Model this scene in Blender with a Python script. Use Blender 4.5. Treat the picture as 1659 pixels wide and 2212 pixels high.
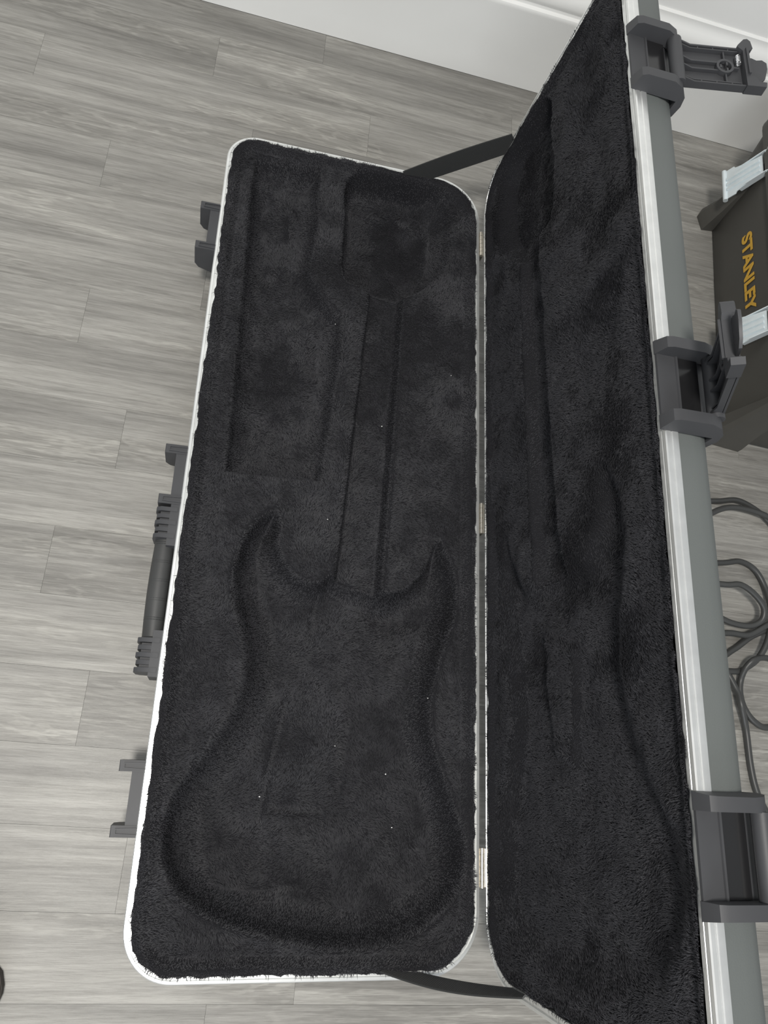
import bpy, bmesh, math, random
import numpy as np
from mathutils import Matrix, Vector, noise as mnoise

for o in list(bpy.data.objects): bpy.data.objects.remove(o)
scene = bpy.context.scene
C = scene.collection
random.seed(4); rng = np.random.default_rng(7)

# ------------------------------------------------------------------ camera
RIM = 0.105                                   # height of the case's rim above the floor
cam_d = bpy.data.cameras.new('camera'); cam = bpy.data.objects.new('camera', cam_d); C.objects.link(cam)
cam_d.sensor_fit = 'VERTICAL'; cam_d.sensor_height = 36.0; cam_d.sensor_width = 27.0
cam_d.lens = 1605.0 / 2212.0 * 36.0
cam_d.clip_start = 0.01
cam.location = (-0.33303, -0.31461, 0.87821 + RIM)
cam.rotation_mode = 'XYZ'; cam.rotation_euler = (0.313126, -0.242118, 0.0415085)
scene.camera = cam

# ------------------------------------------------------------------ light
world = bpy.data.worlds.new('world'); scene.world = world; world.use_nodes = True
bg = world.node_tree.nodes['Background']
bg.inputs[0].default_value = (0.93, 0.97, 1.0, 1); bg.inputs[1].default_value = 0.41
def area(name, loc, rot, size, power, col, shape='DISK', size_y=None):
    l = bpy.data.lights.new(name, 'AREA'); l.shape = shape; l.size = size
    if size_y: l.size_y = size_y
    l.energy = power; l.color = col
    o = bpy.data.objects.new(name, l); C.objects.link(o); o.location = loc; o.rotation_euler = rot
    return o
area('ceiling_lamp_light', (-0.60, -0.58, 2.35), (0, 0, 0), 0.34, 47, (1.0, 0.965, 0.91))
area('wall_fill_light', (-0.7, -2.8, 1.5), (math.radians(80), 0, math.radians(-12)), 1.6, 34, (0.92, 0.96, 1.0), 'RECTANGLE', 1.4)  # unseen fill light, added in front to brighten the back wall and skirting

vs = scene.view_settings
scene.display_settings.display_device = 'sRGB'
vs.view_transform = 'Standard'; vs.look = 'None'; vs.gamma = 1.0; vs.use_curve_mapping = False
vs.exposure = 0.0

# ------------------------------------------------------------------ materials
def mat(name, col, rough=0.5, metal=0.0, spec=0.5, sheen=0.0, sheen_rough=0.4, sheen_tint=(1,1,1)):
    m = bpy.data.materials.new(name); m.use_nodes = True
    b = m.node_tree.nodes['Principled BSDF']
    b.inputs['Base Color'].default_value = (*col, 1); b.inputs['Roughness'].default_value = rough
    b.inputs['Metallic'].default_value = metal; b.inputs['Specular IOR Level'].default_value = spec
    b.inputs['Sheen Weight'].default_value = sheen; b.inputs['Sheen Roughness'].default_value = sheen_rough
    b.inputs['Sheen Tint'].default_value = (*sheen_tint, 1)
    return m
class N:                                       # small node helper
    def __init__(s, m): s.t = m.node_tree; s.b = s.t.nodes['Principled BSDF']
    def n(s, kind, **kw):
        x = s.t.nodes.new(kind)
        for k, v in kw.items(): setattr(x, k, v)
        return x
    def l(s, a, b): s.t.links.new(a, b)
def add_noise(m, scale, amount, bump=0.0, bscale=None, detail=6, coord='Object', stretch=(1,1,1), bdist=0.001):
    """vary the colour by +-amount with a noise and add a fine bump"""
    k = N(m); tc = k.n('ShaderNodeTexCoord'); mp = k.n('ShaderNodeMapping'); mp.inputs['Scale'].default_value = stretch
    k.l(tc.outputs[coord], mp.inputs[0])
    nz = k.n('ShaderNodeTexNoise'); nz.inputs['Scale'].default_value = scale; nz.inputs['Detail'].default_value = detail
    k.l(mp.outputs[0], nz.inputs['Vector'])
    col = k.b.inputs['Base Color'].default_value[:3]
    r = k.n('ShaderNodeValToRGB')
    r.color_ramp.elements[0].position = 0.3; r.color_ramp.elements[1].position = 0.7
    r.color_ramp.elements[0].color = (*[c*(1-amount) for c in col], 1)
    r.color_ramp.elements[1].color = (*[c*(1+amount) for c in col], 1)
    k.l(nz.outputs[0], r.inputs[0]); k.l(r.outputs[0], k.b.inputs['Base Color'])
    if bump:
        n2 = k.n('ShaderNodeTexNoise'); n2.inputs['Scale'].default_value = bscale or scale; n2.inputs['Detail'].default_value = 4
        k.l(mp.outputs[0], n2.inputs['Vector'])
        bp = k.n('ShaderNodeBump'); bp.inputs['Strength'].default_value = bump; bp.inputs['Distance'].default_value = bdist
        k.l(n2.outputs[0], bp.inputs['Height']); k.l(bp.outputs[0], k.b.inputs['Normal'])
    return m

def plank_material():
    m = mat('grey_wood_plank', (0.3,0.29,0.27), 0.42)
    k = N(m); tc = k.n('ShaderNodeTexCoord'); oi = k.n('ShaderNodeObjectInfo')
    mul = k.n('ShaderNodeVectorMath', operation='SCALE'); mul.inputs['Scale'].default_value = 37.0
    cx = k.n('ShaderNodeCombineXYZ'); k.l(oi.outputs['Random'], cx.inputs[0]); k.l(oi.outputs['Random'], cx.inputs[1]); k.l(oi.outputs['Random'], cx.inputs[2])
    k.l(cx.outputs[0], mul.inputs[0])
    add = k.n('ShaderNodeVectorMath', operation='ADD'); k.l(tc.outputs['Object'], add.inputs[0]); k.l(mul.outputs[0], add.inputs[1])
    def nz(stretch, scale, detail, dist=0.0, rough=0.55):
        mp = k.n('ShaderNodeMapping'); mp.inputs['Scale'].default_value = stretch; k.l(add.outputs[0], mp.inputs[0])
        x = k.n('ShaderNodeTexNoise'); x.inputs['Scale'].default_value = scale; x.inputs['Detail'].default_value = detail
        x.inputs['Distortion'].default_value = dist; x.inputs['Roughness'].default_value = rough
        k.l(mp.outputs[0], x.inputs['Vector']); return x.outputs[0]
    broad = nz((1,11,1), 2.6, 4, 0.5)             # wide pale and dark bands along the plank
    streak = nz((1,30,1), 6.0, 8, 0.5, 0.68)      # growth streaks
    fine = nz((1,38,1), 34.0, 6, 0.15, 0.75)      # pores
    warp = nz((1,6,1), 3.0, 5, 0.2, 0.6)
    mask = nz((1,6,1), 2.3, 1, 0.0)
    # cathedral figure: thin lines cut from a broad noise
    mm = k.n('ShaderNodeMath', operation='MULTIPLY'); mm.inputs[1].default_value = 75.0; k.l(warp, mm.inputs[0])
    sn = k.n('ShaderNodeMath', operation='SINE'); k.l(mm.outputs[0], sn.inputs[0])
    def ramp(inp, p0, c0, p1, c1):
        r = k.n('ShaderNodeValToRGB'); e = r.color_ramp.elements
        e[0].position = p0; e[0].color = (*c0,1); e[1].position = p1; e[1].color = (*c1,1)
        k.l(inp, r.inputs[0]); return r.outputs[0]
    base = ramp(broad, 0.34, (0.198,0.192,0.180), 0.66, (0.312,0.304,0.285))
    s = ramp(streak, 0.33, (0.76,0.755,0.74), 0.68, (1.20,1.20,1.19))
    f = ramp(fine, 0.36, (0.76,0.755,0.745), 0.56, (1.05,1.05,1.05))
    c0 = ramp(sn.outputs[0], 0.0, (0.90,0.897,0.89), 0.9, (1.13,1.13,1.12))
    mk = ramp(mask, 0.46, (0,0,0), 0.60, (1,1,1))
    cm_ = k.n('ShaderNodeMix', data_type='RGBA'); cm_.inputs['A'].default_value = (1,1,1,1); k.l(mk, cm_.inputs['Factor']); k.l(c0, cm_.inputs['B'])
    c = cm_.outputs['Result']
    def mulc(a, b):
        x = k.n('ShaderNodeMix', data_type='RGBA', blend_type='MULTIPLY'); x.inputs['Factor'].default_value = 1.0
        k.l(a, x.inputs['A']); k.l(b, x.inputs['B']); return x.outputs['Result']
    # each plank a little lighter or darker
    mr = k.n('ShaderNodeMapRange'); mr.inputs['To Min'].default_value = 0.93; mr.inputs['To Max'].default_value = 1.08
    wn = k.n('ShaderNodeTexWhiteNoise', noise_dimensions='1D'); k.l(oi.outputs['Random'], wn.inputs['W']); k.l(wn.outputs[0], mr.inputs[0])
    hs = k.n('ShaderNodeVectorMath', operation='SCALE'); k.l(mulc(mulc(mulc(base, s), f), c), hs.inputs[0]); k.l(mr.outputs[0], hs.inputs['Scale'])
    k.l(hs.outputs[0], k.b.inputs['Base Color'])
    bp = k.n('ShaderNodeBump'); bp.inputs['Strength'].default_value = 0.25; bp.inputs['Distance'].default_value = 0.0006
    k.l(fine, bp.inputs['Height']); k.l(bp.outputs[0], k.b.inputs['Normal'])
    return m

M = {}
M['plank'] = plank_material()
M['subfloor'] = mat('dark_subfloor', (0.10,0.095,0.09), 0.9)
M['wall'] = add_noise(mat('white_wall_paint', (0.86,0.86,0.845), 0.6), 3, 0.02, 0.12, 60)
M['skirting'] = add_noise(mat('white_gloss_paint', (0.85,0.85,0.83), 0.3), 5, 0.03, 0.1, 14, stretch=(1,1,1))
M['alu'] = add_noise(mat('brushed_aluminium', (0.80,0.81,0.80), 0.33, 0.8), 60, 0.06, 0.0, stretch=(1,1,1))
M['shell'] = add_noise(mat('grey_textured_shell', (0.105,0.115,0.112), 0.62), 8, 0.05, 0.35, 900, bdist=0.0004)
M['plastic'] = add_noise(mat('black_moulded_plastic', (0.048,0.049,0.053), 0.52, 0, 0.4), 20, 0.08, 0.1, 500, bdist=0.0003)
M['recess_gloss'] = mat('recess_shade_black', (0.014,0.014,0.015), 0.16)  # glossy plastic coloured near-black to paint in the latch recess's shade
M['grip'] = add_noise(mat('black_rubber_grip', (0.045,0.046,0.046), 0.5), 30, 0.08, 0.1, 300, bdist=0.0003)
M['lining'] = mat('black_plush_backing', (0.0160,0.0160,0.0180), 1.0, 0, 0.05)
M['pile'] = add_noise(mat('black_plush_pile', (0.0300,0.0300,0.0340), 0.6, 0, 0.25, 0.03, 0.5, (0.9,0.9,1)), 30, 0.15)
M['strap'] = mat('black_webbing', (0.022,0.023,0.023), 0.8, 0, 0.3, 0.2)
def webbing(m):
    k = N(m); tc = k.n('ShaderNodeTexCoord'); w = k.n('ShaderNodeTexWave'); w.inputs['Scale'].default_value = 210
    w.bands_direction = 'DIAGONAL'; k.l(tc.outputs['Object'], w.inputs[0]); bp = k.n('ShaderNodeBump'); bp.inputs['Strength'].default_value = 0.5
    bp.inputs['Distance'].default_value = 0.0006; k.l(w.outputs[1], bp.inputs['Height']); k.l(bp.outputs[0], k.b.inputs['Normal'])
webbing(M['strap'])
M['nickel'] = mat('nickel_hinge', (0.74,0.68,0.58), 0.25, 1.0)
M['zinc'] = add_noise(mat('bright_zinc', (0.82,0.89,0.92), 0.32, 0.55), 40, 0.05)
M['steel'] = mat('bright_steel', (0.85,0.85,0.85), 0.18, 1.0)
M['toolbox'] = add_noise(mat('black_toolbox_plastic', (0.068,0.065,0.058), 0.5), 10, 0.08, 0.3, 700, bdist=0.0004)
M['yellow'] = mat('yellow_print', (0.62,0.36,0.045), 0.55)
M['cable'] = mat('black_cable_jacket', (0.045,0.046,0.045), 0.42)
M['brown'] = add_noise(mat('brown_leather', (0.085,0.062,0.050), 0.55), 40, 0.15, 0.3, 200)
M['sole'] = mat('dark_rubber_sole', (0.05,0.042,0.036), 0.7)
M['lint'] = mat('white_lint', (0.8,0.8,0.78), 0.8)

# ------------------------------------------------------------------ mesh helpers
WM = {}                                        # world matrix of every object made here
def place(o, parent=None, mw=None):
    mw = mw or Matrix.Identity(4)
    C.objects.link(o)
    if parent is not None:
        o.parent = parent; o.matrix_parent_inverse = WM[parent.name].inverted()
    o.matrix_basis = mw; WM[o.name] = mw.copy()
    return o
def empty(name, loc):
    return place(bpy.data.objects.new(name, None), None, Matrix.Translation(loc))
def obj(name, me, m, parent=None, mw=None, smooth=True):
    if not me.materials: me.materials.append(m)
    if smooth is not None and len(me.polygons):
        me.polygons.foreach_set('use_smooth', np.full(len(me.polygons), bool(smooth)))
    return place(bpy.data.objects.new(name, me), parent, mw)
def tag(o, label=None, cat=None, group=None, kind=None):
    if label: o['label'] = label
    if cat: o['category'] = cat
    if group: o['group'] = group
    if kind: o['kind'] = kind
    return o
def bm_mesh(bm, name='m', recalc=True, bevel=0.0, seg=2, angle=35):
    if bevel:
        es = [e for e in bm.edges if len(e.link_faces) == 2 and e.calc_face_angle(0) > math.radians(angle)]
        bmesh.ops.bevel(bm, geom=es, offset=bevel, segments=seg, profile=0.6, affect='EDGES', clamp_overlap=True)
    if recalc: bmesh.ops.recalc_face_normals(bm, faces=bm.faces[:])
    me = bpy.data.meshes.new(name); bm.to_mesh(me); bm.free()
    # sharp look on flat parts: split by angle
    me.set_sharp_from_angle(angle=math.radians(38)) if hasattr(me, 'set_sharp_from_angle') else None
    return me
def box(bm, x0, x1, y0, y1, z0, z1):
    v = [bm.verts.new((x,y,z)) for x in (x0,x1) for y in (y0,y1) for z in (z0,z1)]
    for f in ((0,1,3,2),(4,6,7,5),(0,4,5,1),(2,3,7,6),(0,2,6,4),(1,5,7,3)): bm.faces.new([v[i] for i in f])
    return v
def prism(bm, prof, a0, a1, axes):
    """extrude a 2-d outline from a0 to a1; axes = function (a, p, q) -> xyz"""
    A = [bm.verts.new(axes(a0, p, q)) for p, q in prof]; B = [bm.verts.new(axes(a1, p, q)) for p, q in prof]
    n = len(prof)
    bm.faces.new(A); bm.faces.new(B[::-1])
    for i in range(n): bm.faces.new((A[i], A[(i+1)%n], B[(i+1)%n], B[i]))
def cyl(bm, p0, p1, r, n=20, r1=None, cap=True):
    p0 = Vector(p0); p1 = Vector(p1); d = (p1-p0).normalized(); r1 = r if r1 is None else r1
    x = d.orthogonal().normalized(); y = d.cross(x)
    A = []; B = []
    for i in range(n):
        t = 2*math.pi*i/n; k = x*math.cos(t)+y*math.sin(t)
        A.append(bm.verts.new(p0+k*r)); B.append(bm.verts.new(p1+k*r1))
    for i in range(n): bm.faces.new((A[i], A[(i+1)%n], B[(i+1)%n], B[i]))
    if cap: bm.faces.new(A[::-1]); bm.faces.new(B)
def catmull(pts, n=8, closed=False):
    P = np.array(pts, float); out = []; m = len(P)
    for i in range(m if closed else m-1):
        if closed: a,b,c,d = P[(i-1)%m],P[i],P[(i+1)%m],P[(i+2)%m]
        else: a,b,c,d = P[max(i-1,0)],P[i],P[i+1],P[min(i+2,m-1)]
        for t in np.linspace(0,1,n,endpoint=False):
            out.append(0.5*((2*b)+(-a+c)*t+(2*a-5*b+4*c-d)*t*t+(-a+3*b-3*c+d)*t**3))
    if not closed: out.append(P[-1])
    return np.array(out)
def tube(pts, r, n=10):
    P = np.array(pts); T = np.gradient(P, axis=0); T /= np.linalg.norm(T,axis=1)[:,None]
    ref = np.array([0,0,1.0]); V = []; F = []
    for i in range(len(P)):
        x = np.cross(T[i], ref); x /= np.linalg.norm(x)+1e-9; y = np.cross(x, T[i])
        for k in range(n):
            t = 2*math.pi*k/n; V.append(P[i]+r*(x*math.cos(t)+y*math.sin(t)))
    for i in range(len(P)-1):
        for k in range(n): F.append((i*n+k, i*n+(k+1)%n, (i+1)*n+(k+1)%n, (i+1)*n+k))
    F.append(tuple(range(n))[::-1]); F.append(tuple((len(P)-1)*n+k for k in range(n)))
    me = bpy.data.meshes.new('tube'); me.from_pydata([tuple(v) for v in V], [], F); return me
def np_mesh(name, V, F):
    """fast mesh from numpy arrays; F is (n,3) or (n,4)"""
    V = np.ascontiguousarray(V, np.float32); F = np.ascontiguousarray(F, np.int32); k = F.shape[1]
    me = bpy.data.meshes.new(name)
    me.vertices.add(len(V)); me.vertices.foreach_set('co', V.ravel())
    me.loops.add(F.size); me.loops.foreach_set('vertex_index', F.ravel())
    me.polygons.add(len(F)); me.polygons.foreach_set('loop_start', np.arange(len(F), dtype=np.int32)*k)
    me.update(calc_edges=True); return me

# ------------------------------------------------------------------ the room
ANG = math.radians(-1.6)                       # planks and wall are turned a little against the case
RZ = Matrix.Rotation(ANG, 4, 'Z')
PITCH, PLEN = 0.088, 0.527
bm = bmesh.new(); box(bm, -1.42, 1.42, -1.46, 0.92, -0.03, -0.0085)
floor = tag(obj('floor', bm_mesh(bm), M['subfloor'], None, RZ, False), kind='structure')
bm = bmesh.new(); box(bm, 0.00012, PLEN-0.00012, 0.00012, PITCH-0.00012, -0.008, 0.0)
plank_me = bm_mesh(bm, 'plank', bevel=0.0003, seg=1)
offs = {9:-.27, 8:-.445, 7:-.178, 6:-.368, 5:-.575, 4:-.24, 3:-.402, 2:-.556, 1:-.19, 0:-.475, -1:-.27, -2:-.533, -3:-.2, -4:-.458, -5:-.22, -6:-.382, -7:-.17, -8:-.268}
for k in range(-17, 10):
    u = offs.get(k, -0.5 + 0.37*((k*7) % 5)/5)
    while u > -1.42: u -= PLEN
    while u < 1.42:
        if k == 9:
            if 'short' not in globals():
                bm = bmesh.new(); box(bm, 0.00012, PLEN-0.00012, 0.00012, 0.0685, -0.008, 0.0); short = bm_mesh(bm, 'plank', bevel=0.0003, seg=1)
            me = short
        else: me = plank_me
        obj('plank', me, M['plank'], floor, RZ @ Matrix.Translation((u, 0.0265+PITCH*k, 0)), False)
        u += PLEN
# back wall and its moulded skirting board
bm = bmesh.new(); box(bm, -1.42, 1.42, 0.906, 0.99, 0.0, 2.45)
tag(obj('wall_back', bm_mesh(bm), M['wall'], None, RZ, False), kind='structure')
prof = [(0.906,0.0005),(0.8872,0.0005),(0.8872,0.139),(0.8862,0.1425),(0.8875,0.1465),(0.8905,0.148),(0.8925,0.1492),(0.8928,0.154),
        (0.8900,0.158),(0.8890,0.164),(0.8900,0.171),(0.8925,0.178),(0.8965,0.184),(0.900,0.189),(0.9015,0.195),(0.9015,0.199),(0.9045,0.2015),(0.906,0.2015)]
bm = bmesh.new(); prism(bm, prof, -1.42, 1.42, lambda a,p,q: (a,p,q))
tag(obj('baseboard_back', bm_mesh(bm), M['skirting'], None, RZ, True), kind='structure')

# ------------------------------------------------------------------ guitar case
W, HL, TH, GAP = 0.37821, 0.535, math.radians(92.2), 0.008
RAD = dict(hp=0.066, hm=0.064, fp=0.042, fm=0.052)      # corner radii: hinge side / front side, +y / -y
ES = np.array([-math.cos(TH), 0, math.sin(TH)]); ND = np.array([math.sin(TH), 0, math.cos(TH)]); LO = np.array([GAP, 0, RIM])
def map_base(u, w, h): return np.stack([-w, u, RIM+h], -1)
def map_lid(u, w, h): return LO + np.asarray(w)[...,None]*ES + np.asarray(u)[...,None]*np.array([0,1.0,0]) - np.asarray(h)[...,None]*ND
case = empty('guitar_case', (-0.19, 0, 0))
tag(case, 'open hard guitar case with black plush lining and aluminium rim', 'guitar case')

def rr_loop(nseg=14, inset=0.0):
    """rounded outline in (u, w) with outward normals"""
    cs = [(HL, W, RAD['fp'], 0), (-HL, W, RAD['fm'], 90), (-HL, 0, RAD['hm'], 180), (HL, 0, RAD['hp'], 270)]
    P = []; Nn = []
    for cu, cw, r, a0 in cs:
        su = 1 if cu > 0 else -1; sw = 1 if cw > 0 else -1
        for i in range(nseg+1):
            t = math.radians(a0 + 90*i/nseg)
            nu, nw = math.cos(t), math.sin(t)
            P.append((cu-su*r+(r-inset)*nu, cw-sw*r+(r-inset)*nw)); Nn.append((nu, nw))
    return np.array(P), np.array(Nn)
LP, LN = rr_loop()
def sweep(prof, mapf, close=True):
    """sweep a closed (outward, height) profile round the outline"""
    n = len(LP); k = len(prof); V = []
    for o, h in prof:
        q = LP+LN*o; V.append(mapf(q[:,0], q[:,1], np.full(n, h)))
    V = np.concatenate(V); F = []
    for j in range(k if close else k-1):
        for i in range(n):
            F.append((j*n+i, j*n+(i+1)%n, ((j+1)%k)*n+(i+1)%n, ((j+1)%k)*n+i))
    return V, F
def from_vf(V, F, extra=()):
    bm = bmesh.new(); vv = [bm.verts.new(v) for v in V]
    for f in F: bm.faces.new([vv[i] for i in f])
    for f in extra: bm.faces.new([vv[i] for i in f])
    return bm_mesh(bm)
RIMP = [(0.0012,-0.0125),(0.0015,-0.0115),(0.0015,-0.0068),(0.0008,-0.0062),(0.0008,-0.0052),(0.0014,-0.0046),(0.0012,-0.0012),(0.0002,-0.0002),(-0.0026,0.0),
        (-0.0032,-0.0016),(-0.0042,-0.0016),(-0.0048,-0.0002),(-0.0088,0.0),(-0.0094,-0.0008),(-0.0094,-0.007),(-0.004,-0.0075),(-0.001,-0.0125)]
def shell(depth, mapf):
    prof = [(-0.0105,-0.010),(-0.001,-0.010),(0,-0.0112),(-0.0005,-depth*0.55),(-0.0025,-depth+0.012),(-0.006,-depth+0.0045),(-0.0125,-depth+0.0008),(-0.020,-depth)]
    V, F = sweep(prof, mapf, False); n = len(LP); k = len(prof)
    return from_vf(V, F, [tuple((k-1)*n+i for i in range(n))])
tag(obj('base_shell', shell(RIM-0.0005, map_base), M['shell'], case), 'dark grey moulded lower shell lying on the floor')
lid_shell = tag(obj('lid_shell', shell(0.049, map_lid), M['shell'], case), 'dark grey moulded lid shell standing upright')
base_rim = tag(obj('base_rim', from_vf(*sweep(RIMP, map_base)), M['alu'], case), 'silver aluminium rim of the lower shell')
lid_rim = tag(obj('lid_rim', from_vf(*sweep(RIMP, map_lid)), M['alu'], case), 'silver aluminium rim of the lid')

# ---- plush lining: relief shaped from the guitar's outline
BODY = [(-0.2624,-0.0203),(-0.2554,-0.042),(-0.2548,-0.0689),(-0.2402,-0.0939),(-0.221,-0.1066),(-0.2037,-0.1061),(-0.1899,-0.0966),(-0.1632,-0.1011),(-0.1363,-0.1056),(-0.1211,-0.1119),(-0.0972,-0.1055),(-0.0723,-0.0789),(-0.0526,-0.0346),(-0.0377,-0.055),(-0.0265,-0.0879),(-0.0243,-0.1241),(-0.0319,-0.1601),(-0.0454,-0.1957),(-0.0542,-0.2354),(-0.0559,-0.2682),(-0.0494,-0.2999),(-0.0356,-0.3358),(-0.0237,-0.3661),(-0.016,-0.396),(-0.0147,-0.4254),(-0.0228,-0.4542),(-0.0417,-0.4777),(-0.0683,-0.4958),(-0.1048,-0.5067),(-0.1406,-0.5107),(-0.1812,-0.5081),(-0.2213,-0.5011),(-0.261,-0.4921),(-0.2956,-0.4811),(-0.326,-0.4637),(-0.3472,-0.4376),(-0.3569,-0.4065),(-0.3558,-0.3791),(-0.3473,-0.3508),(-0.333,-0.3264),(-0.3165,-0.2963),(-0.2993,-0.2653),(-0.2922,-0.2338),(-0.2938,-0.1968),(-0.3019,-0.1648),(-0.3085,-0.1376),(-0.312,-0.1097),(-0.3086,-0.0892),(-0.2991,-0.056),(-0.2833,-0.0319)]
NECK = [(-0.1597,0.335),(-0.1102,0.333),(-0.1264,-0.125),(-0.1856,-0.125)]
COMP = [(-0.3424,0.5059),(-0.2428,0.513),(-0.2412,0.4198),(-0.2483,0.3312),(-0.2244,0.2904),(-0.1986,0.2656),(-0.1968,0.2146),(-0.2083,0.0485),(-0.2123,0.0191),(-0.3321,0.0177)]
HEAD = [(-0.1917,0.5178),(-0.0514,0.5173),(-0.032,0.4528),(-0.0492,0.3741),(-0.1046,0.3226),(-0.1597,0.3252),(-0.1994,0.3355),(-0.2028,0.429)]
def uw(poly): return np.array([(y, -x) for x, y in poly])
def smooth_poly(poly, n=4): return catmull(uw(poly), n, True)
PB = smooth_poly(BODY, 3); PN = uw(NECK); PC = uw(COMP); PH = smooth_poly(HEAD, 4)
def sdf(poly, U, Wd):
    """signed distance, negative inside"""
    P = np.stack([U.ravel(), Wd.ravel()], 1); d = np.full(len(P), 1e9); ins = np.zeros(len(P), bool)
    for i in range(len(poly)):
        a = poly[i]; b = poly[(i+1) % len(poly)]; ab = b-a
        t = np.clip(((P-a)@ab)/(ab@ab+1e-12), 0, 1); q = P-a-t[:,None]*ab
        d = np.minimum(d, (q*q).sum(1))
        c = (a[1] > P[:,1]) != (b[1] > P[:,1])
        with np.errstate(divide='ignore', invalid='ignore'): xi = (b[0]-a[0])*(P[:,1]-a[1])/(b[1]-a[1]+1e-15)+a[0]
        ins ^= c & (P[:,0] < xi)
    d = np.sqrt(d); d[ins] *= -1
    return d.reshape(U.shape)
def fil(x): x = np.clip(x, 0, 1); return (1-(1-x)**2.3)*(.35+.65*sst(np.minimum(x*3.2,1)))     # crisp at the lip, easing into the floor
def sst(x): x = np.clip(x, 0, 1); return x*x*(3-2*x)
def vnoise(U, Wd, cell, seed):
    """smooth value noise in -1..1"""
    r = np.random.default_rng(seed); g = r.uniform(-1, 1, (420, 420))
    x = U/cell+137.3; y = Wd/cell+91.7; xi = np.floor(x).astype(int); yi = np.floor(y).astype(int)
    fx = sst(x-xi); fy = sst(y-yi); xi %= 419; yi %= 419
    return (g[xi,yi]*(1-fx)+g[xi+1,yi]*fx)*(1-fy)+(g[xi,yi+1]*(1-fx)+g[xi+1,yi+1]*fx)*fy
def seg_dist(U, Wd, pts):
    d = np.full(U.shape, 1e9)
    for (x0,y0),(x1,y1) in zip(pts[:-1], pts[1:]):
        a = np.array([y0,-x0]); ab = np.array([y1,-x1])-a
        t = np.clip(((U-a[0])*ab[0]+(Wd-a[1])*ab[1])/(ab@ab), 0, 1)
        d = np.minimum(d, np.hypot(U-a[0]-t*ab[0], Wd-a[1]-t*ab[1]))
    return d
def blob(U, Wd, x, y, rx, ry): return np.exp(-(((Wd+x)/rx)**2+((U-y)/ry)**2))
def rr_sd(U, Wd):
    cu = np.abs(U); r = np.where(Wd > W/2, np.where(U > 0, RAD['fp'], RAD['fm']), np.where(U > 0, RAD['hp'], RAD['hm']))
    qx = cu-(HL-r); qy = np.abs(Wd-W/2)-(W/2-r)
    return np.hypot(np.maximum(qx,0), np.maximum(qy,0))+np.minimum(np.maximum(qx,qy),0)-r
def field_base(U, Wd):
    lump = vnoise(U,Wd,.05,1)*.0022+vnoise(U,Wd,.02,2)*.0013+vnoise(U,Wd,.009,3)*.0005
    h = -0.0055+lump - .003*sst((-rr_sd(U,Wd)-.012)/.03)
    sw = .029+.050*np.exp(-((Wd-.29)/.05)**2-((U+.22)/.10)**2)+.014*np.exp(-((U+.50)/.05)**2)+.022*np.exp(-((Wd-.33)/.06)**2-((U+.36)/.1)**2)
    body = .050*fil(-sdf(PB,U,Wd)/sw) + .020*blob(U,Wd,-.085,-.135,.045,.028)*sst(-sdf(PB,U,Wd)/.012)
    neck = .024*sst((-sdf(PN,U,Wd)+.003)/.008)
    comp = .036*fil((-sdf(PC,U,Wd)+.003)/.034)*(1+.22*vnoise(U,Wd,.045,5)+.12*vnoise(U,Wd,.02,6))
    swh = .018+.05*sst((.11-Wd)/.09)
    head = .042*fil((-sdf(PH,U,Wd)+.003)/swh)*(1+.15*vnoise(U,Wd,.03,8))
    h = h-np.maximum.reduce([body,neck,comp,head])
    h += .004*np.exp(-((Wd-(.187+.04*(U-.2)*-.15))/.012)**2)*sst((U+.05)/.05)*sst((.30-U)/.04)     # raised lip left of the neck channel
    for pts, dep, wd in (([(-.2285,-.255),(-.2505,-.385)],.0035,.0028),([(-.199,-.118),(-.2025,-.165)],.003,.0028),([(-.232,-.372),(-.178,-.375)],.0032,.004),
                         ([(-.147,-.27),(-.158,-.36)],.0012,.003),([(-.298,-.455),(-.247,-.462),(-.20,-.455)],.0025,.004)):
        h -= dep*np.exp(-(seg_dist(U,Wd,pts)/wd)**2)
    h -= .006*blob(U,Wd,-.108,-.055,.006,.007)
    return h
def field_lid(U, Wd):
    lump = vnoise(U,Wd,.06,11)*.0022+vnoise(U,Wd,.022,12)*.0014+vnoise(U,Wd,.009,13)*.0005
    h = -0.005+lump
    body = .015*sst((-sdf(PB,U,Wd)+.004)/(.040))
    neck = .014*sst((-sdf(PN,U,Wd)+.004)/.011)
    head = .022*sst((-sdf(PH,U,Wd)+.003)/(.010+.05*sst((.11-Wd)/.09)))
    comp = .006*sst((-sdf(PC,U,Wd)+.004)/.05)
    h = h-np.maximum.reduce([body,neck,comp,head])
    pad = np.array([(-.177,.128),(-.200,.194),(-.312,.183),(-.305,.143)])
    h += .007*sst((-sdf(pad,U,Wd)+.006)/.014)
    h -= .004*blob(U,Wd,-.27,-.06,.035,.045)+.005*blob(U,Wd,-.05,-.10,.03,.05)
    return h
def fill_normals(P):
    gu = np.gradient(P, axis=0); gw = np.gradient(P, axis=1); n = np.cross(gw, gu)
    return n/(np.linalg.norm(n,axis=-1,keepdims=True)+1e-12)
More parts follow.
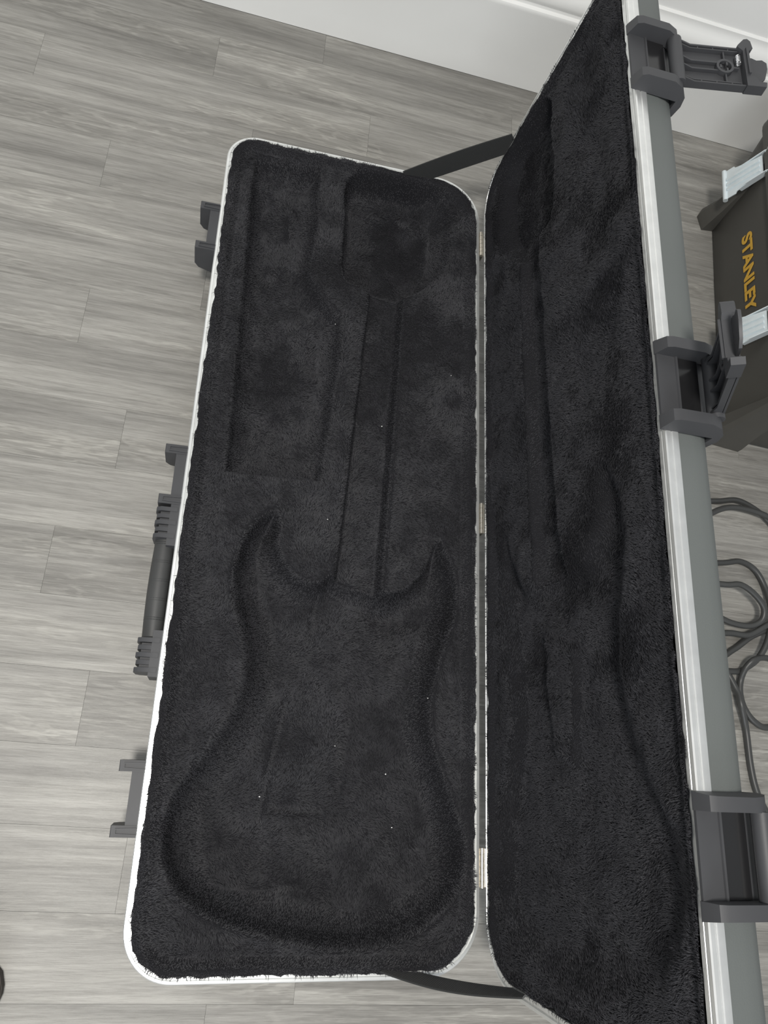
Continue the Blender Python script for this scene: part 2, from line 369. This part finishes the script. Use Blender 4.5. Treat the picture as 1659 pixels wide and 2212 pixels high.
def lining(name, field, mapf, seed, nh, label, up):
    st = .0019
    us = np.arange(-HL+.004, HL-.003, st); ws = np.arange(.004, W-.003, st)
    U, Wd = np.meshgrid(us, ws, indexing='ij')
    inset = .0052+(.0036 if seed > 200 else 0)+.0012*sst((-.40-U)/.06)+.0016*vnoise(U,Wd,.009,seed+20)+.0012*vnoise(U,Wd,.03,seed+21)
    sd = rr_sd(U,Wd); over = sd+inset; out = over > 0
    e = 1e-4; gu = (rr_sd(U+e,Wd)-sd)/e; gw = (rr_sd(U,Wd+e)-sd)/e
    U2 = np.where(out, U-gu*over, U); W2 = np.where(out, Wd-gw*over, Wd)
    H = field(U2,W2)
    sd2 = np.where(out, -inset, sd); kf = sst((-sd2-.0102)/.012)
    H = H*kf+((.0014 if seed < 200 else .0005)+.0004*vnoise(U,Wd,.008,seed+22))*(1-kf)        # the plush swells up over the rim
    P = mapf(U2,W2,H)
    nu, nw = U.shape; idx = np.arange(nu*nw).reshape(nu,nw)
    q = np.stack([idx[:-1,:-1],idx[:-1,1:],idx[1:,1:],idx[1:,:-1]],-1)
    keep = ~(out[:-1,:-1]&out[:-1,1:]&out[1:,1:]&out[1:,:-1])
    F = q[keep]
    Nrm = fill_normals(P)
    if Nrm[nu//2,nw//2]@up < 0: Nrm = -Nrm
    a = P.reshape(-1,3)[F[len(F)//2]]; fn = np.cross(a[1]-a[0],a[2]-a[0])
    if fn@up < 0: F = F[:,::-1]
    used = np.unique(F); rem = np.zeros(nu*nw,int); rem[used] = np.arange(len(used))
    lin = obj(name, np_mesh(name, P.reshape(-1,3)[used], rem[F]), M['lining'], case)
    tag(lin, label)
    # the pile: short leaning fibres combed into tufts
    ci, cj = np.where(keep); pick = rng.integers(0, len(ci), nh); i = ci[pick]; j = cj[pick]
    a = rng.random(nh)[:,None]; b = rng.random(nh)[:,None]
    def bil(A): return A[i,j]*(1-a)*(1-b)+A[i+1,j]*a*(1-b)+A[i,j+1]*(1-a)*b+A[i+1,j+1]*a*b
    root = bil(P); nr = bil(Nrm); nr /= np.linalg.norm(nr,axis=1)[:,None]+1e-9
    uu = bil(U2[...,None])[:,0]; ww = bil(W2[...,None])[:,0]
    ang = 2.6*vnoise(uu,ww,.09,seed+1)+.9*vnoise(uu,ww,.024,seed+2)+.45*vnoise(uu,ww,.007,seed+3)+rng.normal(0,.35,nh)-1.2
    tu = map_d(mapf,1,0); tw = map_d(mapf,0,1)
    t = np.cos(ang)[:,None]*tu+np.sin(ang)[:,None]*tw
    up_v = np.array(up, float); down = -up_v+nr*(nr@up_v)[:,None]      # on slopes the pile lies downhill
    t = t*(1-.0*ang[:,None])+down*2.2; t -= nr*(t*nr).sum(1)[:,None]; t /= np.linalg.norm(t,axis=1)[:,None]+1e-9
    lean = .85+.35*vnoise(uu,ww,.03,seed+4)+rng.normal(0,.15,nh)
    d1 = nr*.50+t*lean[:,None]*.75; d1 /= np.linalg.norm(d1,axis=1)[:,None]
    d2 = nr*.12+t*lean[:,None]*1.0; d2 /= np.linalg.norm(d2,axis=1)[:,None]
    ln = (.0042+.0014*vnoise(uu,ww,.012,seed+5)+rng.normal(0,.0009,nh)).clip(.002,.009)[:,None]
    ln *= (.45+.55*np.clip(nr@up_v,0,1)**2)[:,None]                   # pile lies shorter on the steep flanks
    edge = (-rr_sd(uu,ww)-.009); ln *= np.clip(.42+edge/.02,.42,1)[:,None]
    side = np.cross(d1, nr+rng.normal(0,.22,(nh,3))); side /= np.linalg.norm(side,axis=1)[:,None]+1e-9
    wd = .00027
    mid = root+d1*ln*.5; tip = mid+d2*ln*.55; root = root-nr*.0006
    V = np.stack([root, mid+side*wd, tip, mid-side*wd], 1).reshape(-1,3)
    base = (np.arange(nh)*4)[:,None]
    F3 = np.concatenate([base+np.array([[0,1,3]]), base+np.array([[1,2,3]])], 0)
    pile = obj('plush_pile', np_mesh('plush_pile', V, F3), M['pile'], lin)
    tag(pile, kind='stuff')
    # stray fibres hanging over the rim
    m = 2600; k = rng.integers(0, len(LP), m)
    tt = rng.random(m); k2 = (k+1) % len(LP); seglen = np.linalg.norm(LP[k2]-LP[k],axis=1)
    pr = seglen/seglen.sum(); pr = None
    L = np.linalg.norm(np.roll(LP,-1,0)-LP,axis=1); k = rng.choice(len(LP), m, p=L/L.sum()); k2 = (k+1)%len(LP)
    q = LP[k]*(1-tt[:,None])+LP[k2]*tt[:,None]; n2 = LN[k]
    clump = vnoise(q[:,0]*1.0,q[:,1],.010,seed+40); ok = clump+rng.normal(0,.25,m) > .05 + .25*(q[:,0] > -.45)
    q = q[ok]; n2 = n2[ok]; m = len(q)
    io = .0075+(.0036 if seed > 200 else 0); r0 = mapf(q[:,0]-n2[:,0]*io, q[:,1]-n2[:,1]*io, np.full(m,.0022))
    g = rng.normal(0,.6,m); dv = n2+np.stack([-n2[:,1],n2[:,0]],1)*g[:,None]; dv /= np.linalg.norm(dv,axis=1)[:,None]
    D = dv[:,:1]*tu+dv[:,1:]*tw; ln2 = rng.uniform(.0025,.0070,m)[:,None]
    up_ = np.array(up,float); s2 = np.cross(D, up_); r0 = r0; md = r0+D*ln2*.5+up_*.0011; tp = r0+D*ln2+up_*.0004
    V = np.stack([r0-s2*.0003, r0+s2*.0003, md+s2*.00025, md-s2*.00025, tp],1).reshape(-1,3); base = (np.arange(m)*5)[:,None]
    F3 = np.concatenate([base+np.array([[0,1,2]]), base+np.array([[0,2,3]]), base+np.array([[3,2,4]])], 0)
    tag(obj('stray_fibres', np_mesh('stray_fibres', V, F3), M['pile'], lin), kind='stuff')
    return lin
def map_d(mapf, du, dw):
    z = np.zeros(1); return (mapf(z+du, z+dw, z)-mapf(z, z, z))[0]
base_lin = lining('base_lining', field_base, map_base, 100, 440000, 'black plush lining moulded with an electric guitar hollow', np.array([0,0,1.0]))
lining('lid_lining', field_lid, map_lid, 300, 340000, 'black plush lining of the upright lid', -ND)

# ---- straps holding the lid: flat webbing in a plane across the case end
for sgn in (1, -1):
    yb = sgn*(HL-.0085); p0 = np.array([-.113 if sgn > 0 else -.103, yb, RIM-.006]); p1 = map_lid(np.array(yb+sgn*.001), np.array(.104 if sgn > 0 else .092), np.array(-.004))
    bm = bmesh.new(); n = 26; rows = []
    d = (p1-p0); d /= np.linalg.norm(d); wv = np.cross(d, [0,1,0]); wv /= np.linalg.norm(wv)
    for i in range(n+1):
        t = i/n; sag = math.sin(math.pi*t); c = p0+(p1-p0)*t+np.array([0,0,-.006])*sag+np.array([0,sgn*.006*sag,0])
        tw = .10*math.sin(math.pi*t)*sgn
        w2 = wv*math.cos(tw)+np.array([0,1,0])*math.sin(tw); nn = np.cross(d, w2)
        hw = .0155
        rows.append([bm.verts.new(c+w2*a*hw+nn*b) for a, b in ((-1,-.0008),(-.92,-.0011),(.92,-.0011),(1,-.0008),(1,.0008),(.92,.0011),(-.92,.0011),(-1,.0008))])
    for i in range(n):
        for j in range(8): bm.faces.new((rows[i][j], rows[i][(j+1)%8], rows[i+1][(j+1)%8], rows[i+1][j]))
    bm.faces.new(rows[0]); bm.faces.new(rows[-1][::-1])
    tag(obj('lid_strap', bm_mesh(bm), M['strap'], case), 'black webbing strap tying the lid to the base')

# ---- hinges in the gap
bm = bmesh.new(); cyl(bm, (0,-.0207,0), (0,.0207,0), .0012, 10); pin_me = bm_mesh(bm, 'hinge_pin')
knb = bmesh.new(); cyl(knb, (0,-.0033,0), (0,.0033,0), .0026, 14); kn_me = bm_mesh(knb, 'knuckle', bevel=.0003, seg=1)
bm = bmesh.new(); box(bm, -.0036, -.0028, -.020, .020, -.014, -.0010); leaf_b = bm_mesh(bm, 'leaf')
bm = bmesh.new(); box(bm, .0028, .0036, -.020, .020, -.014, -.0010); leaf_l = bm_mesh(bm, 'leaf')
for yc in (.429, -.006, -.426):
    mw = Matrix.Translation((GAP/2+.0002, yc, RIM-.0004))
    h = obj('hinge', pin_me, M['nickel'], case, mw)
    obj('leaf', leaf_b, M['nickel'], h, mw, False); obj('leaf', leaf_l, M['nickel'], h, mw, False)
    for k in range(6):
        obj('knuckle', kn_me, M['nickel'], h, mw @ Matrix.Translation((0, -.0175+.007*k, 0)))

# ---- catches on the front wall of the base (outward = -x)
def ax_base(a, p, q): return (-p, a, q)         # a along y, p outward, q up
def catch_mesh():
    bm = bmesh.new()
    prism(bm, [(0,0),(.0255,0),(.0262,-.001),(.0262,-.034),(.021,-.043),(.0,-.052)], -.0058, .0058, ax_base)
    return bm_mesh(bm, 'prong', bevel=.0012)
def web_mesh():
    bm = bmesh.new(); prism(bm, [(0,-.0008),(.0125,-.0008),(.0125,-.044),(0,-.05)], -.0275, .0275, ax_base); return bm_mesh(bm, 'web', bevel=.0008)
def groove_mesh():
    bm = bmesh.new()
    prism(bm, [(0,-.0037),(.0215,-.0030),(.0215,.0030),(0,.0037),(0,.0027),(.0205,.0020),(.0205,-.0020),(0,-.0027)], -.0004, .0013, lambda a,p,q: (-p,q,a))
    return bm_mesh(bm, 'ridge')
cm, wm_, gm = catch_mesh(), web_mesh(), groove_mesh()
LY = (.370, .005, -.363)
for yc in LY:
    mw = Matrix.Translation((-W-.0012, yc, RIM-.0015))
    c = obj('latch_catch', wm_, M['plastic'], case, mw)
    for s in (-1, 1):
        obj('prong', cm, M['plastic'], c, mw @ Matrix.Translation((0, s*.0325, 0)))
        obj('ridge', gm, M['plastic'], c, mw @ Matrix.Translation((0, s*.0325, .0003)), False)

# ---- handle on the front wall
gx, gz = -W-.0128, RIM-.022
bm = bmesh.new(); n = 22; rings = []
for t in np.linspace(0, 1, 30):
    y = -.060+(-.207+.060)*t; bow = .0015*math.sin(math.pi*t); r = .0116+.0007*math.sin(math.pi*t)
    rings.append([bm.verts.new((gx-bow+r*math.cos(2*math.pi*k/n), y, gz+r*math.sin(2*math.pi*k/n))) for k in range(n)])
for i in range(29):
    for k in range(n): bm.faces.new((rings[i][k], rings[i][(k+1)%n], rings[i+1][(k+1)%n], rings[i+1][k]))
bm.faces.new(rings[0]); bm.faces.new(rings[-1][::-1])
handle = tag(obj('carry_handle', bm_mesh(bm), M['grip'], case), 'black ribbed carrying handle with rubber grip')
bm = bmesh.new()
for k in range(24):
    a0 = 2*math.pi*k/24; a1 = 2*math.pi*(k+1)/24
    def P(a, r, y): return (r*math.cos(a), y, r*math.sin(a))
    v = [bm.verts.new(P(*q)) for q in ((a0,.0119,-.0006),(a1,.0119,-.0006),(a1,.0125,0),(a0,.0125,0),(a0,.0119,.0006),(a1,.0119,.0006))]
    bm.faces.new((v[0],v[1],v[2],v[3])); bm.faces.new((v[3],v[2],v[5],v[4]))
bmesh.ops.remove_doubles(bm, verts=bm.verts[:], dist=1e-6); seam = bm_mesh(bm, 'grip_ring')
for i in range(6):
    for dy in (-.0012, .0012): obj('grip_ring', seam, M['grip'], handle, Matrix.Translation((gx-.0012*math.sin(math.pi*(i+.7)/6.6), -.080-.0225*i+dy, gz)))
def rib_mesh():
    prof = [(.002,.0),(.021,.0),(.0262,-.004),(.0272,-.012),(.0262,-.036),(.021,-.041),(.002,-.044)]
    bm = bmesh.new(); prism(bm, prof, -.0025, .0025, ax_base); return bm_mesh(bm, 'rib', bevel=.0016, seg=3)
rib = rib_mesh()
def plate_mesh(up):
    s = 1 if up else -1
    bm = bmesh.new()
    box(bm, -.0105, .0, -.026, .026, -.045, -.0008)
    prism(bm, [(.0,-.003),(.0215,-.006),(.0215,-.034),(.0,-.042)], -.0165 if not up else -.0115, .0115 if not up else .0165, ax_base)
    return bm_mesh(bm, 'mount', bevel=.0012)
for yc, up in ((-.0585, True), (-.2105, False)):
    mw = Matrix.Translation((-W-.0012, yc, RIM-.0015))
    obj('mount', plate_mesh(up), M['plastic'], handle, mw)
    for k in range(5):
        yy = (.0185-.0083*k) if up else (.0145-.0083*k)
        obj('rib', rib, M['plastic'], handle, mw @ Matrix.Translation((.0012*(k % 2), yy, -.0012*(k % 2))))

# ---- latches on the lid's front wall; local axes: x along the case, y out of the wall, z away from the rim
LM = Matrix(((0, ES[0], ND[0], 0), (1, 0, 0, 0), (0, ES[2], ND[2], 0), (0,0,0,1)))
def lmat(y): return Matrix.Translation(Vector(map_lid(np.array(y), np.array(W+.0010), np.array(0.0)))) @ LM
def ax_l(a, p, q): return (a, q, p)             # profile (p = z depth, q = y out)
def cheek_mesh(sg):
    bm = bmesh.new()
    prof = [(-.0050,.0),(-.0050,.0025),(-.0015,.0150),(.004,.0172),(.034,.0180),(.0455,.0140),(.0530,.006),(.0552,-.004),(.0540,-.017),(.047,-.024),(.0465,.0)]
    # the outer flank leans inwards towards the top
    prism(bm, prof, -.0062, .0068, lambda a,p,q: (sg*(a-(max(q,0)/.018*.0028 if a > 0 else 0)), q, p))
    return bm_mesh(bm, 'cheek', bevel=.0013, seg=3)
def plate2_mesh():
    bm = bmesh.new()
    prism(bm, [(-.0042,.0),(-.0042,.0026),(.0135,.0026),(.0140,.0040),(.0158,.0040),(.0162,.0012),(.034,.0012),(.047,-.004),(.0525,-.012),(.0525,-.018),(.049,-.018),(.047,-.008),(.030,.0)], -.031, .031, ax_l)
    return bm_mesh(bm, 'plate', bevel=.0003, seg=1)
bm = bmesh.new(); box(bm, -.0285, .0285, .0008, .0022, .0168, .0365); recess_shade = bm_mesh(bm, 'recess_shade', bevel=.0003, seg=1)  # thin dark slab, stands in for the shade of the recess beside the roller
PIV = (.0, .0095, .0445)
def lever_mesh():
    # local: x along, y = ribbed side, z = outwards from the pivot
    bm = bmesh.new()
    cyl(bm, (-.0295,0,0), (.0295,0,0), .0072, 24)
    box(bm, -.0255, .0255, -.0065, -.0040, .004, .070)
    for s in (-1, 1):
        prism(bm, [(.003,-.0045),(.004,.0055),(.016,.0015),(.070,.0015),(.070,-.0045)], s*.0246-.0009, s*.0246+.0009, ax_l)
        prism(bm, [(.003,-.0045),(.004,.0045),(.016,.0008),(.066,.0008),(.066,-.0045)], s*.0212-.0006, s*.0212+.0006, ax_l)
        prism(bm, [(.003,-.0045),(.004,.0045),(.016,.0),(.046,.0),(.046,-.0045)], s*.0052-.0008, s*.0052+.0008, ax_l)
        for z in (.024, .040, .056): box(bm, s*.0229-.0018, s*.0229+.0018, -.0045, .0008, z-.0006, z+.0006)
    box(bm, -.0012, .0012, -.0045, .0, .058, .066); box(bm, .008, .022, -.0045, .0, .0505, .0519); box(bm, -.022, -.008, -.0045, .0, .0505, .0519)
    return bm_mesh(bm, 'lever', bevel=.0004, seg=1)
def ring_mesh():
    bm = bmesh.new(); n = 28
    R = [(.0092,-.0045),(.0092,.0012),(.0066,.0012),(.0066,-.003)]
    rows = [[bm.verts.new((r*math.cos(2*math.pi*i/n), y, .051+r*math.sin(2*math.pi*i/n))) for r, y in R] for i in range(n)]
    for i in range(n):
        for j in range(3): bm.faces.new((rows[i][j], rows[i][j+1], rows[(i+1)%n][j+1], rows[(i+1)%n][j]))
    for a in (0.5, 2.6, 4.7):
        box(bm, .0045*math.cos(a)-.002, .0045*math.cos(a)+.002, -.0045, .0008, .051+.0045*math.sin(a)-.001, .051+.0045*math.sin(a)+.001)
    return bm_mesh(bm, 'boss', bevel=0)
def hook_mesh():
    bm = bmesh.new()
    prism(bm, [(-.027,.070),(-.027,.090),(-.021,.091),(-.0205,.083),(-.015,.081),(-.0135,.0765),(.020,.0765),(.024,.081),(.0335,.0795),(.0365,.0765),(.0355,.0725),(.027,.0655),(.024,.0655),(.020,.070)],
          -.0065, .0040, lambda a,p,q: (p, a, q))
    box(bm, -.012, .022, .004, .0062, .0725, .0750)
    return bm_mesh(bm, 'hook', bevel=.0012)
def tongue_mesh():
    bm = bmesh.new()
    o = [(-.0125,.072),(-.0130,.089),(-.008,.0945),(.006,.0985),(.014,.0985),(.0175,.094),(.0165,.088),(.019,.083),(.019,.072)]
    prism(bm, o, -.0055, -.0030, lambda a,p,q: (p, a, q)); return bm_mesh(bm, 'tongue', bevel=.0006, seg=1)
def spring_mesh():
    t = np.linspace(0, 2*math.pi*5, 90); pts = np.stack([.004+.010*t/t.max(), .0008+.0026*np.cos(t), .0655+.0026*np.sin(t)], 1)
    return tube(pts, .0006, 6)
cks = {1: cheek_mesh(1), -1: cheek_mesh(-1)}
pl2, lv, rg, hk, tg, sp = plate2_mesh(), lever_mesh(), ring_mesh(), hook_mesh(), tongue_mesh(), spring_mesh()
for yc, phi in ((.373, 12), (.000, 120), (-.368, 2)):
    mw = lmat(yc)
    b = obj('latch', pl2, M['plastic'], case, mw)
    for s in (-1, 1): obj('cheek', cks[s], M['plastic'], b, mw @ Matrix.Translation((s*.0352, 0, 0)))
    obj('recess_shade', recess_shade, M['recess_gloss'], b, mw)
    ml = mw @ Matrix.Translation(PIV) @ Matrix.Rotation(-math.radians(phi), 4, 'X')
    for nm, me, m in (('lever', lv, 'plastic'), ('boss', rg, 'plastic'), ('hook', hk, 'plastic'), ('tongue', tg, 'plastic'), ('spring', sp, 'steel')):
        obj(nm, me, M[m], b, ml)

# ------------------------------------------------------------------ toolbox
TBROT = math.radians(-4.5)
TB = Matrix.Translation((.4585, .214, 0)) @ Matrix.Rotation(TBROT, 4, 'Z')     # local: x into the box, y along the front, z up
toolbox = place(bpy.data.objects.new('toolbox', None), None, TB)
tag(toolbox, 'black plastic toolbox with yellow lettering and two zinc latches', 'toolbox')
TL, TD = .47, .24
def rrect(x0, x1, y0, y1, r, n=6):
    out = []
    for cx, cy, a0 in ((x1-r,y1-r,0),(x0+r,y1-r,90),(x0+r,y0+r,180),(x1-r,y0+r,270)):
        for i in range(n+1):
            t = math.radians(a0+90*i/n); out.append((cx+r*math.cos(t), cy+r*math.sin(t)))
    return out
def loft(rows, capb=True, capt=True):
    bm = bmesh.new(); R = [[bm.verts.new((x,y,z)) for x,y in pts] for pts, z in rows]; n = len(R[0])
    for i in range(len(R)-1):
        for k in range(n): bm.faces.new((R[i][k], R[i][(k+1)%n], R[i+1][(k+1)%n], R[i+1][k]))
    if capb: bm.faces.new(R[0])
    if capt: bm.faces.new(R[-1][::-1])
    return bm_mesh(bm)
body_rows = [(rrect(.012,TD-.012,.012,TL-.012,.02),.001),(rrect(.009,TD-.009,.009,TL+.002,.024),.006),(rrect(.0075,TD-.0075,.0075,TL+.030,.030),.04),(rrect(.006,TD-.006,.004,TL+.052,.034),.08),(rrect(.003,TD-.003,-.012,TL+.078,.034),.158)]
obj('body', loft(body_rows), M['toolbox'], toolbox, TB)
lid_rows = [(rrect(x0,TD-x0,x0-.012,TL+.082-x0,.034),z) for x0, z in ((-.004,.158),(-.004,.172),(.001,.176),(.004,.205),(.012,.222),(.030,.230))]
tlid = obj('lid', loft(lid_rows), M['toolbox'], toolbox, TB)
bm = bmesh.new(); hp = catmull([(TD/2,.13,.225),(TD/2,.14,.255),(TD/2,.18,.268),(TD/2,TL/2,.270),(TD/2,TL-.18,.268),(TD/2,TL-.14,.255),(TD/2,TL-.13,.225)], 8); bm.free()
obj('handle', tube(hp, .011, 14), M['toolbox'], toolbox, TB)
def foot_mesh():
    # flared corner pillar
    rows = [([(-.020,-.006),(-.014,-.017),(.045,-.020),(.045,.012),(-.012,.022)],.0),([(-.021,-.006),(-.015,-.018),(.045,-.020),(.045,.012),(-.014,.026)],.010),
            ([(-.012,-.004),(-.007,-.012),(.045,-.014),(.045,.010),(-.006,.020)],.045),([(-.004,-.002),(.0,-.006),(.045,-.008),(.045,.008),(.002,.014)],.11),([(.002,.0),(.004,-.003),(.045,-.003),(.045,.006),(.004,.010)],.155)]
    bm = bmesh.new(); R = [[bm.verts.new((x,y,z)) for x,y in pts] for pts, z in rows]; n = 5
    for i in range(len(R)-1):
        for k in range(n): bm.faces.new((R[i][k], R[i][(k+1)%n], R[i+1][(k+1)%n], R[i+1][k]))
    bm.faces.new(R[0]); bm.faces.new(R[-1][::-1])
    return bm_mesh(bm, 'corner_foot', bevel=.006, seg=4, angle=20)
ft = foot_mesh()
obj('corner_foot', ft, M['toolbox'], toolbox, TB @ Matrix.Translation((0, .012, 0)))
obj('corner_foot', ft, M['toolbox'], toolbox, TB @ Matrix.Translation((0, TL-.012, 0)) @ Matrix.Diagonal((1,-1,1,1)))
# zinc latches on the front: plate with three ridges, rolled lower edge, side ears, wire bail to the lid
def tl_plate():
    bm = bmesh.new()
    o = [(-.030,.000),(.030,.000),(.030,.016),(.026,.018),(.020,.045),(.018,.062),(-.018,.062),(-.020,.045),(-.026,.018),(-.030,.016)]
    prism(bm, o, -.0095, -.0080, lambda a,p,q: (a-.020+.024*(q/.062), p, q))
    return bm_mesh(bm, 'latch', bevel=0)
def tl_ridge():
    bm = bmesh.new()
    prism(bm, [(-.0022,.004),(.0022,.004),(.0022,.058),(-.0022,.058)], -.0122, -.0085, lambda a,p,q: (a-.020+.024*(q/.062), p, q)); return bm_mesh(bm, 'ridge', bevel=.0012)
def tl_roll():
    bm = bmesh.new(); cyl(bm, (-.0295,-.032,-.0015), (-.0295,.032,-.0015), .0042, 14); return bm_mesh(bm, 'rolled_edge')
def tl_ear():
    bm = bmesh.new(); prism(bm, [(-.0225,.020),(-.012,.018),(.004,.068),(-.0005,.074),(-.0060,.070)], -.0007, .0007, lambda a,p,q: (p, a, q)); cyl(bm, (-.0008,-.0022,.069), (-.0008,.0022,.069), .0034, 12); return bm_mesh(bm, 'ear')
tp, tr_, trl, te = tl_plate(), tl_ridge(), tl_roll(), tl_ear()
bail = tube(catmull([(-.002,-.0215,.069),(-.005,-.0215,.078),(-.0065,-.020,.088),(-.0065,0,.090),(-.0065,.020,.088),(-.005,.0215,.078),(-.002,.0215,.069)], 6), .0013, 6)
for yl, zl in ((.452, .093), (.150, .080)):
    mw = TB @ Matrix.Translation((0, yl, zl))
    l = tag(obj('latch', tp, M['zinc'], toolbox, mw), 'bright zinc draw latch')
    obj('rolled_edge', trl, M['zinc'], l, mw)
    for k in (-1, 0, 1): obj('ridge', tr_, M['zinc'], l, mw @ Matrix.Translation((0, k*.0105-.001, 0)))
    for s in (-1, 1): obj('ear', te, M['zinc'], l, mw @ Matrix.Translation((0, s*.0215, 0)))
    obj('bail', bail, M['steel'], l, mw)
# lettering on the front
cu = bpy.data.curves.new('txt', 'FONT'); cu.body = 'STANLEY'; cu.size = .0325; cu.offset = .0009; cu.extrude = .0004; cu.align_x = 'CENTER'; cu.align_y = 'CENTER'
to = bpy.data.objects.new('txt', cu); C.objects.link(to)
bpy.context.view_layer.update()
me = bpy.data.meshes.new_from_object(to.evaluated_get(bpy.context.evaluated_depsgraph_get())); bpy.data.objects.remove(to)
# text x -> -y of the box, text y -> z, facing -x; every letter a part of its own
xs = [v.co.x for v in me.vertices]; k = .155/(max(xs)-min(xs))
TXT = Matrix(((0,0,-1,0.0036),(-k,0,0,.277),(0,1.0,0,.097),(0,0,0,1)))
bm = bmesh.new(); bm.from_mesh(me); bm.verts.ensure_lookup_table(); seen = set(); islands = []
for v in bm.verts:
    if v.index in seen: continue
    stack = [v]; grp = []
    seen.add(v.index)
    while stack:
        q = stack.pop(); grp.append(q)
        for e in q.link_edges:
            o = e.other_vert(q)
            if o.index not in seen: seen.add(o.index); stack.append(o)
    islands.append(grp)
islands.sort(key=lambda g: sum(v.co.x for v in g)/len(g))
for g in islands:
    gs = {v: i for i, v in enumerate(g)}; fs = {f for v in g for f in v.link_faces}
    lm = bpy.data.meshes.new('letter'); lm.from_pydata([v.co[:] for v in g], [], [[gs[v] for v in f.verts] for f in fs])
    obj('letter', lm, M['yellow'], toolbox, TB @ TXT, False)
bm.free()

# ------------------------------------------------------------------ cables on the floor
R_C = .0046
path = [(.60,-.66,.006),(.55,-.52,.006),(.50,-.42,.006),(.476,-.367,.006),(.462,-.335,.006),(.4565,-.30,.006),(.4555,-.25,.008),(.452,-.215,.018),(.445,-.19,.012),(.42,-.15,.006),(.36,-.09,.006),(.33,0,.006),(.37,.07,.006),(.42,.10,.006),
        (.453,.107,.007),(.493,.111,.010),(.541,.084,.009),(.575,.03,.006),(.58,-.03,.006),(.56,-.085,.006),(.533,-.096,.010),(.515,-.098,.016),(.483,-.111,.012),(.449,-.133,.008),(.41,-.15,.012),(.36,-.125,.012),(.345,-.06,.008),(.39,-.01,.006),
        (.454,.004,.006),(.48,.008,.006),(.505,-.004,.006),(.520,-.034,.008),(.525,-.072,.020),(.513,-.112,.022),(.492,-.142,.016),(.468,-.159,.010),(.447,-.166,.008),(.40,-.16,.014),(.365,-.11,.018),(.38,-.05,.022),(.42,-.034,.028),
        (.453,-.032,.034),(.475,-.030,.038),(.497,-.042,.038),(.512,-.062,.034),(.506,-.083,.028),(.483,-.094,.022),(.45,-.092,.018),(.41,-.08,.016),(.385,-.095,.018),(.405,-.110,.018),
        (.448,-.108,.018),(.48,-.108,.020),(.517,-.089,.026),(.55,-.075,.018),(.575,-.11,.008),(.565,-.18,.006),(.535,-.23,.006),
        (.494,-.245,.006),(.472,-.238,.006),(.457,-.22,.006),(.452,-.198,.007),(.456,-.177,.009),(.468,-.158,.020),(.486,-.145,.026),(.509,-.142,.014),(.55,-.15,.008),(.605,-.11,.006),(.615,-.01,.006),(.59,.06,.008),
        (.548,.088,.018),(.50,.099,.017),(.456,.094,.014),(.40,.06,.012),(.36,.02,.014)]
# the loops lift off the floor where strands cross
path = [(cam.location.x+(x-cam.location.x)*(cam.location.z-z)/(cam.location.z-.005), cam.location.y+(y-cam.location.y)*(cam.location.z-z)/(cam.location.z-.005), z) for x, y, z in path]
pts = catmull(path, 9); pts[:,2] = np.maximum(pts[:,2], R_C+.0003)
cab = obj('cable', tube(pts, R_C, 10), M['cable'])
tag(cab, 'black cable tangled in loops on the floor right of the lid', 'cable')
# ------------------------------------------------------------------ toe of a brown shoe at the lower left
def shoe():
    bm = bmesh.new(); rows = []; n = 20
    for x, hw, ht in ((.0,.004,.010),(.004,.016,.022),(.012,.025,.031),(.028,.035,.040),(.055,.043,.048),(.09,.046,.056),(.13,.043,.066),(.17,.036,.072),(.21,.034,.074),(.245,.031,.073),(.262,.022,.068),(.268,.006,.050)):
        rows.append([bm.verts.new((-x, hw*math.cos(math.pi*k/(n-1)), .014+ht*math.sin(math.pi*k/(n-1))**.8)) for k in range(n)])
    for i in range(len(rows)-1):
        for k in range(n-1): bm.faces.new((rows[i][k], rows[i][k+1], rows[i+1][k+1], rows[i+1][k]))
        bm.faces.new((rows[i][n-1], rows[i][0], rows[i+1][0], rows[i+1][n-1]))
    bm.faces.new(rows[0]); bm.faces.new(rows[-1][::-1])
    up = bm_mesh(bm)
    o = [(.001,.004),(-.003,.017),(-.012,.0265),(-.028,.0365),(-.055,.0445),(-.09,.0475),(-.13,.0445),(-.17,.0375),(-.21,.0355),(-.245,.0325),(-.264,.022),(-.27,.006)]
    o = o+[(x,-y) for x, y in o[::-1]]
    bm = bmesh.new(); prism(bm, o, .0004, .014, lambda a,p,q: (p,q,a)); so = bm_mesh(bm, bevel=.002)
    return up, so
up, so = shoe()
SM = Matrix.Translation((-.4995,-.562,0))
sh = place(bpy.data.objects.new('shoe', None), None, SM); tag(sh, 'dark brown rounded shoe toe at the lower left picture edge', 'shoe')
obj('upper', up, M['brown'], sh, SM); obj('sole', so, M['sole'], sh, SM, False)

# ------------------------------------------------------------------ lint specks on the plush
bm = bmesh.new()
for x, y in ((-.205,.262),(-.20,-.03),(-.13,.12),(-.10,-.33),(-.09,-.39),(-.165,-.30),(-.25,-.36),(-.04,.2),(-.06,-.24)):
    z = RIM+float(field_base(np.array([y]), np.array([-x]))[0])+.0055
    r = random.uniform(.0005,.0009); v = bmesh.ops.create_icosphere(bm, subdivisions=1, radius=r)['verts']
    for q in v: q.co = Vector((q.co.x*random.uniform(.8,1.6), q.co.y, q.co.z*.6))+Vector((x,y,z))
tag(obj('lint', bm_mesh(bm), M['lint'], base_lin), 'tiny white lint specks', kind='stuff')
